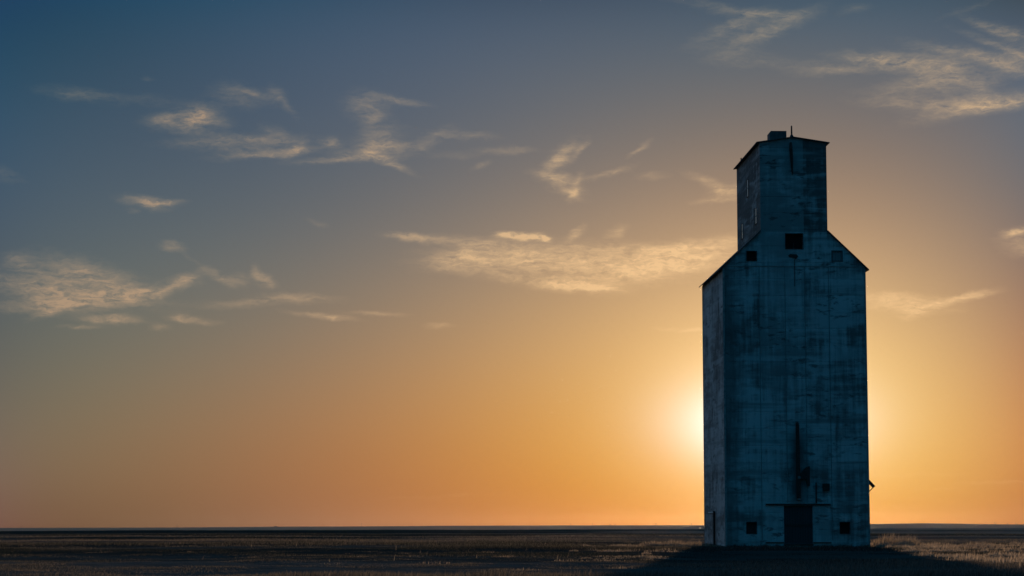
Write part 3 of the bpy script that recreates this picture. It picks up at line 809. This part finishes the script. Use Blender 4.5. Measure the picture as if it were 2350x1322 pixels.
def make_pole(az, d, h, label):
    x, y, z = far(az, d)
    root = empty('utility_pole', (x, y, z))
    tag(root, label, 'utility pole', POLE_GROUP)
    MB().tube([(0, 0, -.3), (0, 0, h)], [.28, .20], 8).build('post', M['trim_far'], root)
    MB().box(-1.1, 1.1, -.12, .12, h-1.0, h-.7).build('crossarm', M['trim_far'], root)
    return root


M['trim_far'] = plain_mat('old_pole_wood', (.05, .04, .032), .9, .3, 2)
M['leaf'] = plain_mat('dusty_leaves', (.045, .05, .028), .9, .4, 1)
for az, d, h, label in (
    (-8.60, 4900, 6.5, 'tiny utility pole on the horizon left of the low shed'),
    (-3.89, 4900, 7.5, 'utility pole standing on the skyline just right of the low shed'),
    (1.52, 4900, 4.0, 'first short utility pole on the skyline left of the grain elevator'),
    (2.08, 4900, 4.0, 'short utility pole on the skyline left of the two small skyline bushes'),
    (3.72, 4900, 4.5, 'utility pole between the skyline bushes and the elevator'),
    (4.63, 4900, 4.5, 'utility pole on the skyline nearest to the grain elevator wall'),
    (-12.50, 4900, 4.0, 'faint short utility pole far out at the left end of the skyline'),
):
    make_pole(az, d, h, label)


def make_shed():
    x, y, z = far(-6.09, 4890)
    root = empty('farm_shed', (x, y, z), .1)
    tag(root, 'low distant farm shed sitting on the ridge line', 'shed')
    w = MB()
    w.prism([(-3.4, -.6), (3.4, -.6), (3.4, 1.1), (0, 1.6), (-3.4, 1.1)], 'y', -3, 3)
    w.build('wall', M['trim_far'], root)
    r = MB()
    r.prism([(-3.7, 1.06), (0, 1.61), (0, 1.75), (-3.7, 1.2)], 'y', -3.3, 3.3); r.prism([(0, 1.61), (3.7, 1.06), (3.7, 1.2), (0, 1.75)], 'y', -3.3, 3.3)
    r.build('roof', M['roof'], root)
    MB().box(-1.0, 1.0, -3.06, -3.0, -.2, .95).build('door', M['iron'], root)


make_shed()


def make_bush(name, az, d, w, h, label, cat, group, seed, n=260):
    rng = random.Random(seed)
    x, y, z = far(az, d)
    root = empty(name, (x, y, z)); tag(root, label, cat, group)
    tr = MB()
    for k in range(3):
        a = rng.uniform(0, 6.3); tr.tube([(0, 0, -.2), (math.cos(a)*w*.15, math.sin(a)*w*.15, h*.7)], [.02*h+.03, .02], 6)
    tr.build('trunk', M['trim_far'], root)
    cr = MB()
    lobes = [(rng.uniform(-.34, .34)*w, rng.uniform(-.3, .3)*w, rng.uniform(.35, .72)*h, rng.uniform(.16, .30)) for k in range(9)]
    for k in range(n):
        lx, ly, lz, lr = rng.choice(lobes)
        v = Vector((rng.gauss(0, 1), rng.gauss(0, 1), rng.gauss(0, 1))).normalized() * rng.uniform(.3, 1)
        p = Vector((lx + v.x*lr*w*.6, ly + v.y*lr*w*.6, max(.1, lz + v.z*lr*h)))
        s = rng.uniform(.03, .07)*h + .06
        q = [p + Vector((rng.uniform(-s, s), rng.uniform(-s, s), rng.uniform(-s, s))) for _ in range(3)]
        cr.poly(q)
    cr.build('crown', M['leaf'], root)


for k, (az, d, w, h, label) in enumerate((
    (2.54, 4880, 6, 3.0, 'left one of two tiny bushes side by side on the skyline'),
    (2.66, 4880, 5, 2.6, 'right one of two tiny bushes side by side on the skyline'),
    (12.33, 4850, 8, 4.2, 'dark scrub tree on the right hand skyline, nearest to the hill top'),
    (12.62, 4850, 6, 3.2, 'small scrub tree on the skyline in the middle of three at the right'),
    (12.84, 4850, 8, 3.4, 'scrub tree on the skyline, the last before the right edge of the view'),
    (10.85, 3300, 4.5, 2.4, 'lone bush on the pale slope below the hill top at right'),
    (-12.44, 2700, 5.0, 2.2, 'left dark shrub of a small clump low on the far left slope'),
    (-12.32, 2720, 5.0, 1.9, 'right dark shrub of a small clump low on the far left slope'),
)):
    make_bush('scrub_tree', az, d, w, h, label, 'scrub tree', 'scrub trees scattered along the horizon', 40+k)


# ------------------------------------------------------------------ evening air
def build_haze():
    m = bpy.data.materials.new('haze_air'); m.use_nodes = True
    n = m.node_tree.nodes; n.remove(n['Principled BSDF'])
    v = n.new('ShaderNodeVolumePrincipled')
    v.inputs['Color'].default_value = (.93, .92, .90, 1); v.inputs['Density'].default_value = 7.0e-7
    v.inputs['Anisotropy'].default_value = .87
    m.node_tree.links.new(v.outputs[0], n['Material Output'].inputs['Volume'])
    o = MB().box(-8300, 8300, -8300, 8300, -46, 36).build('haze', m)
    tag(o, kind='stuff')


build_haze()
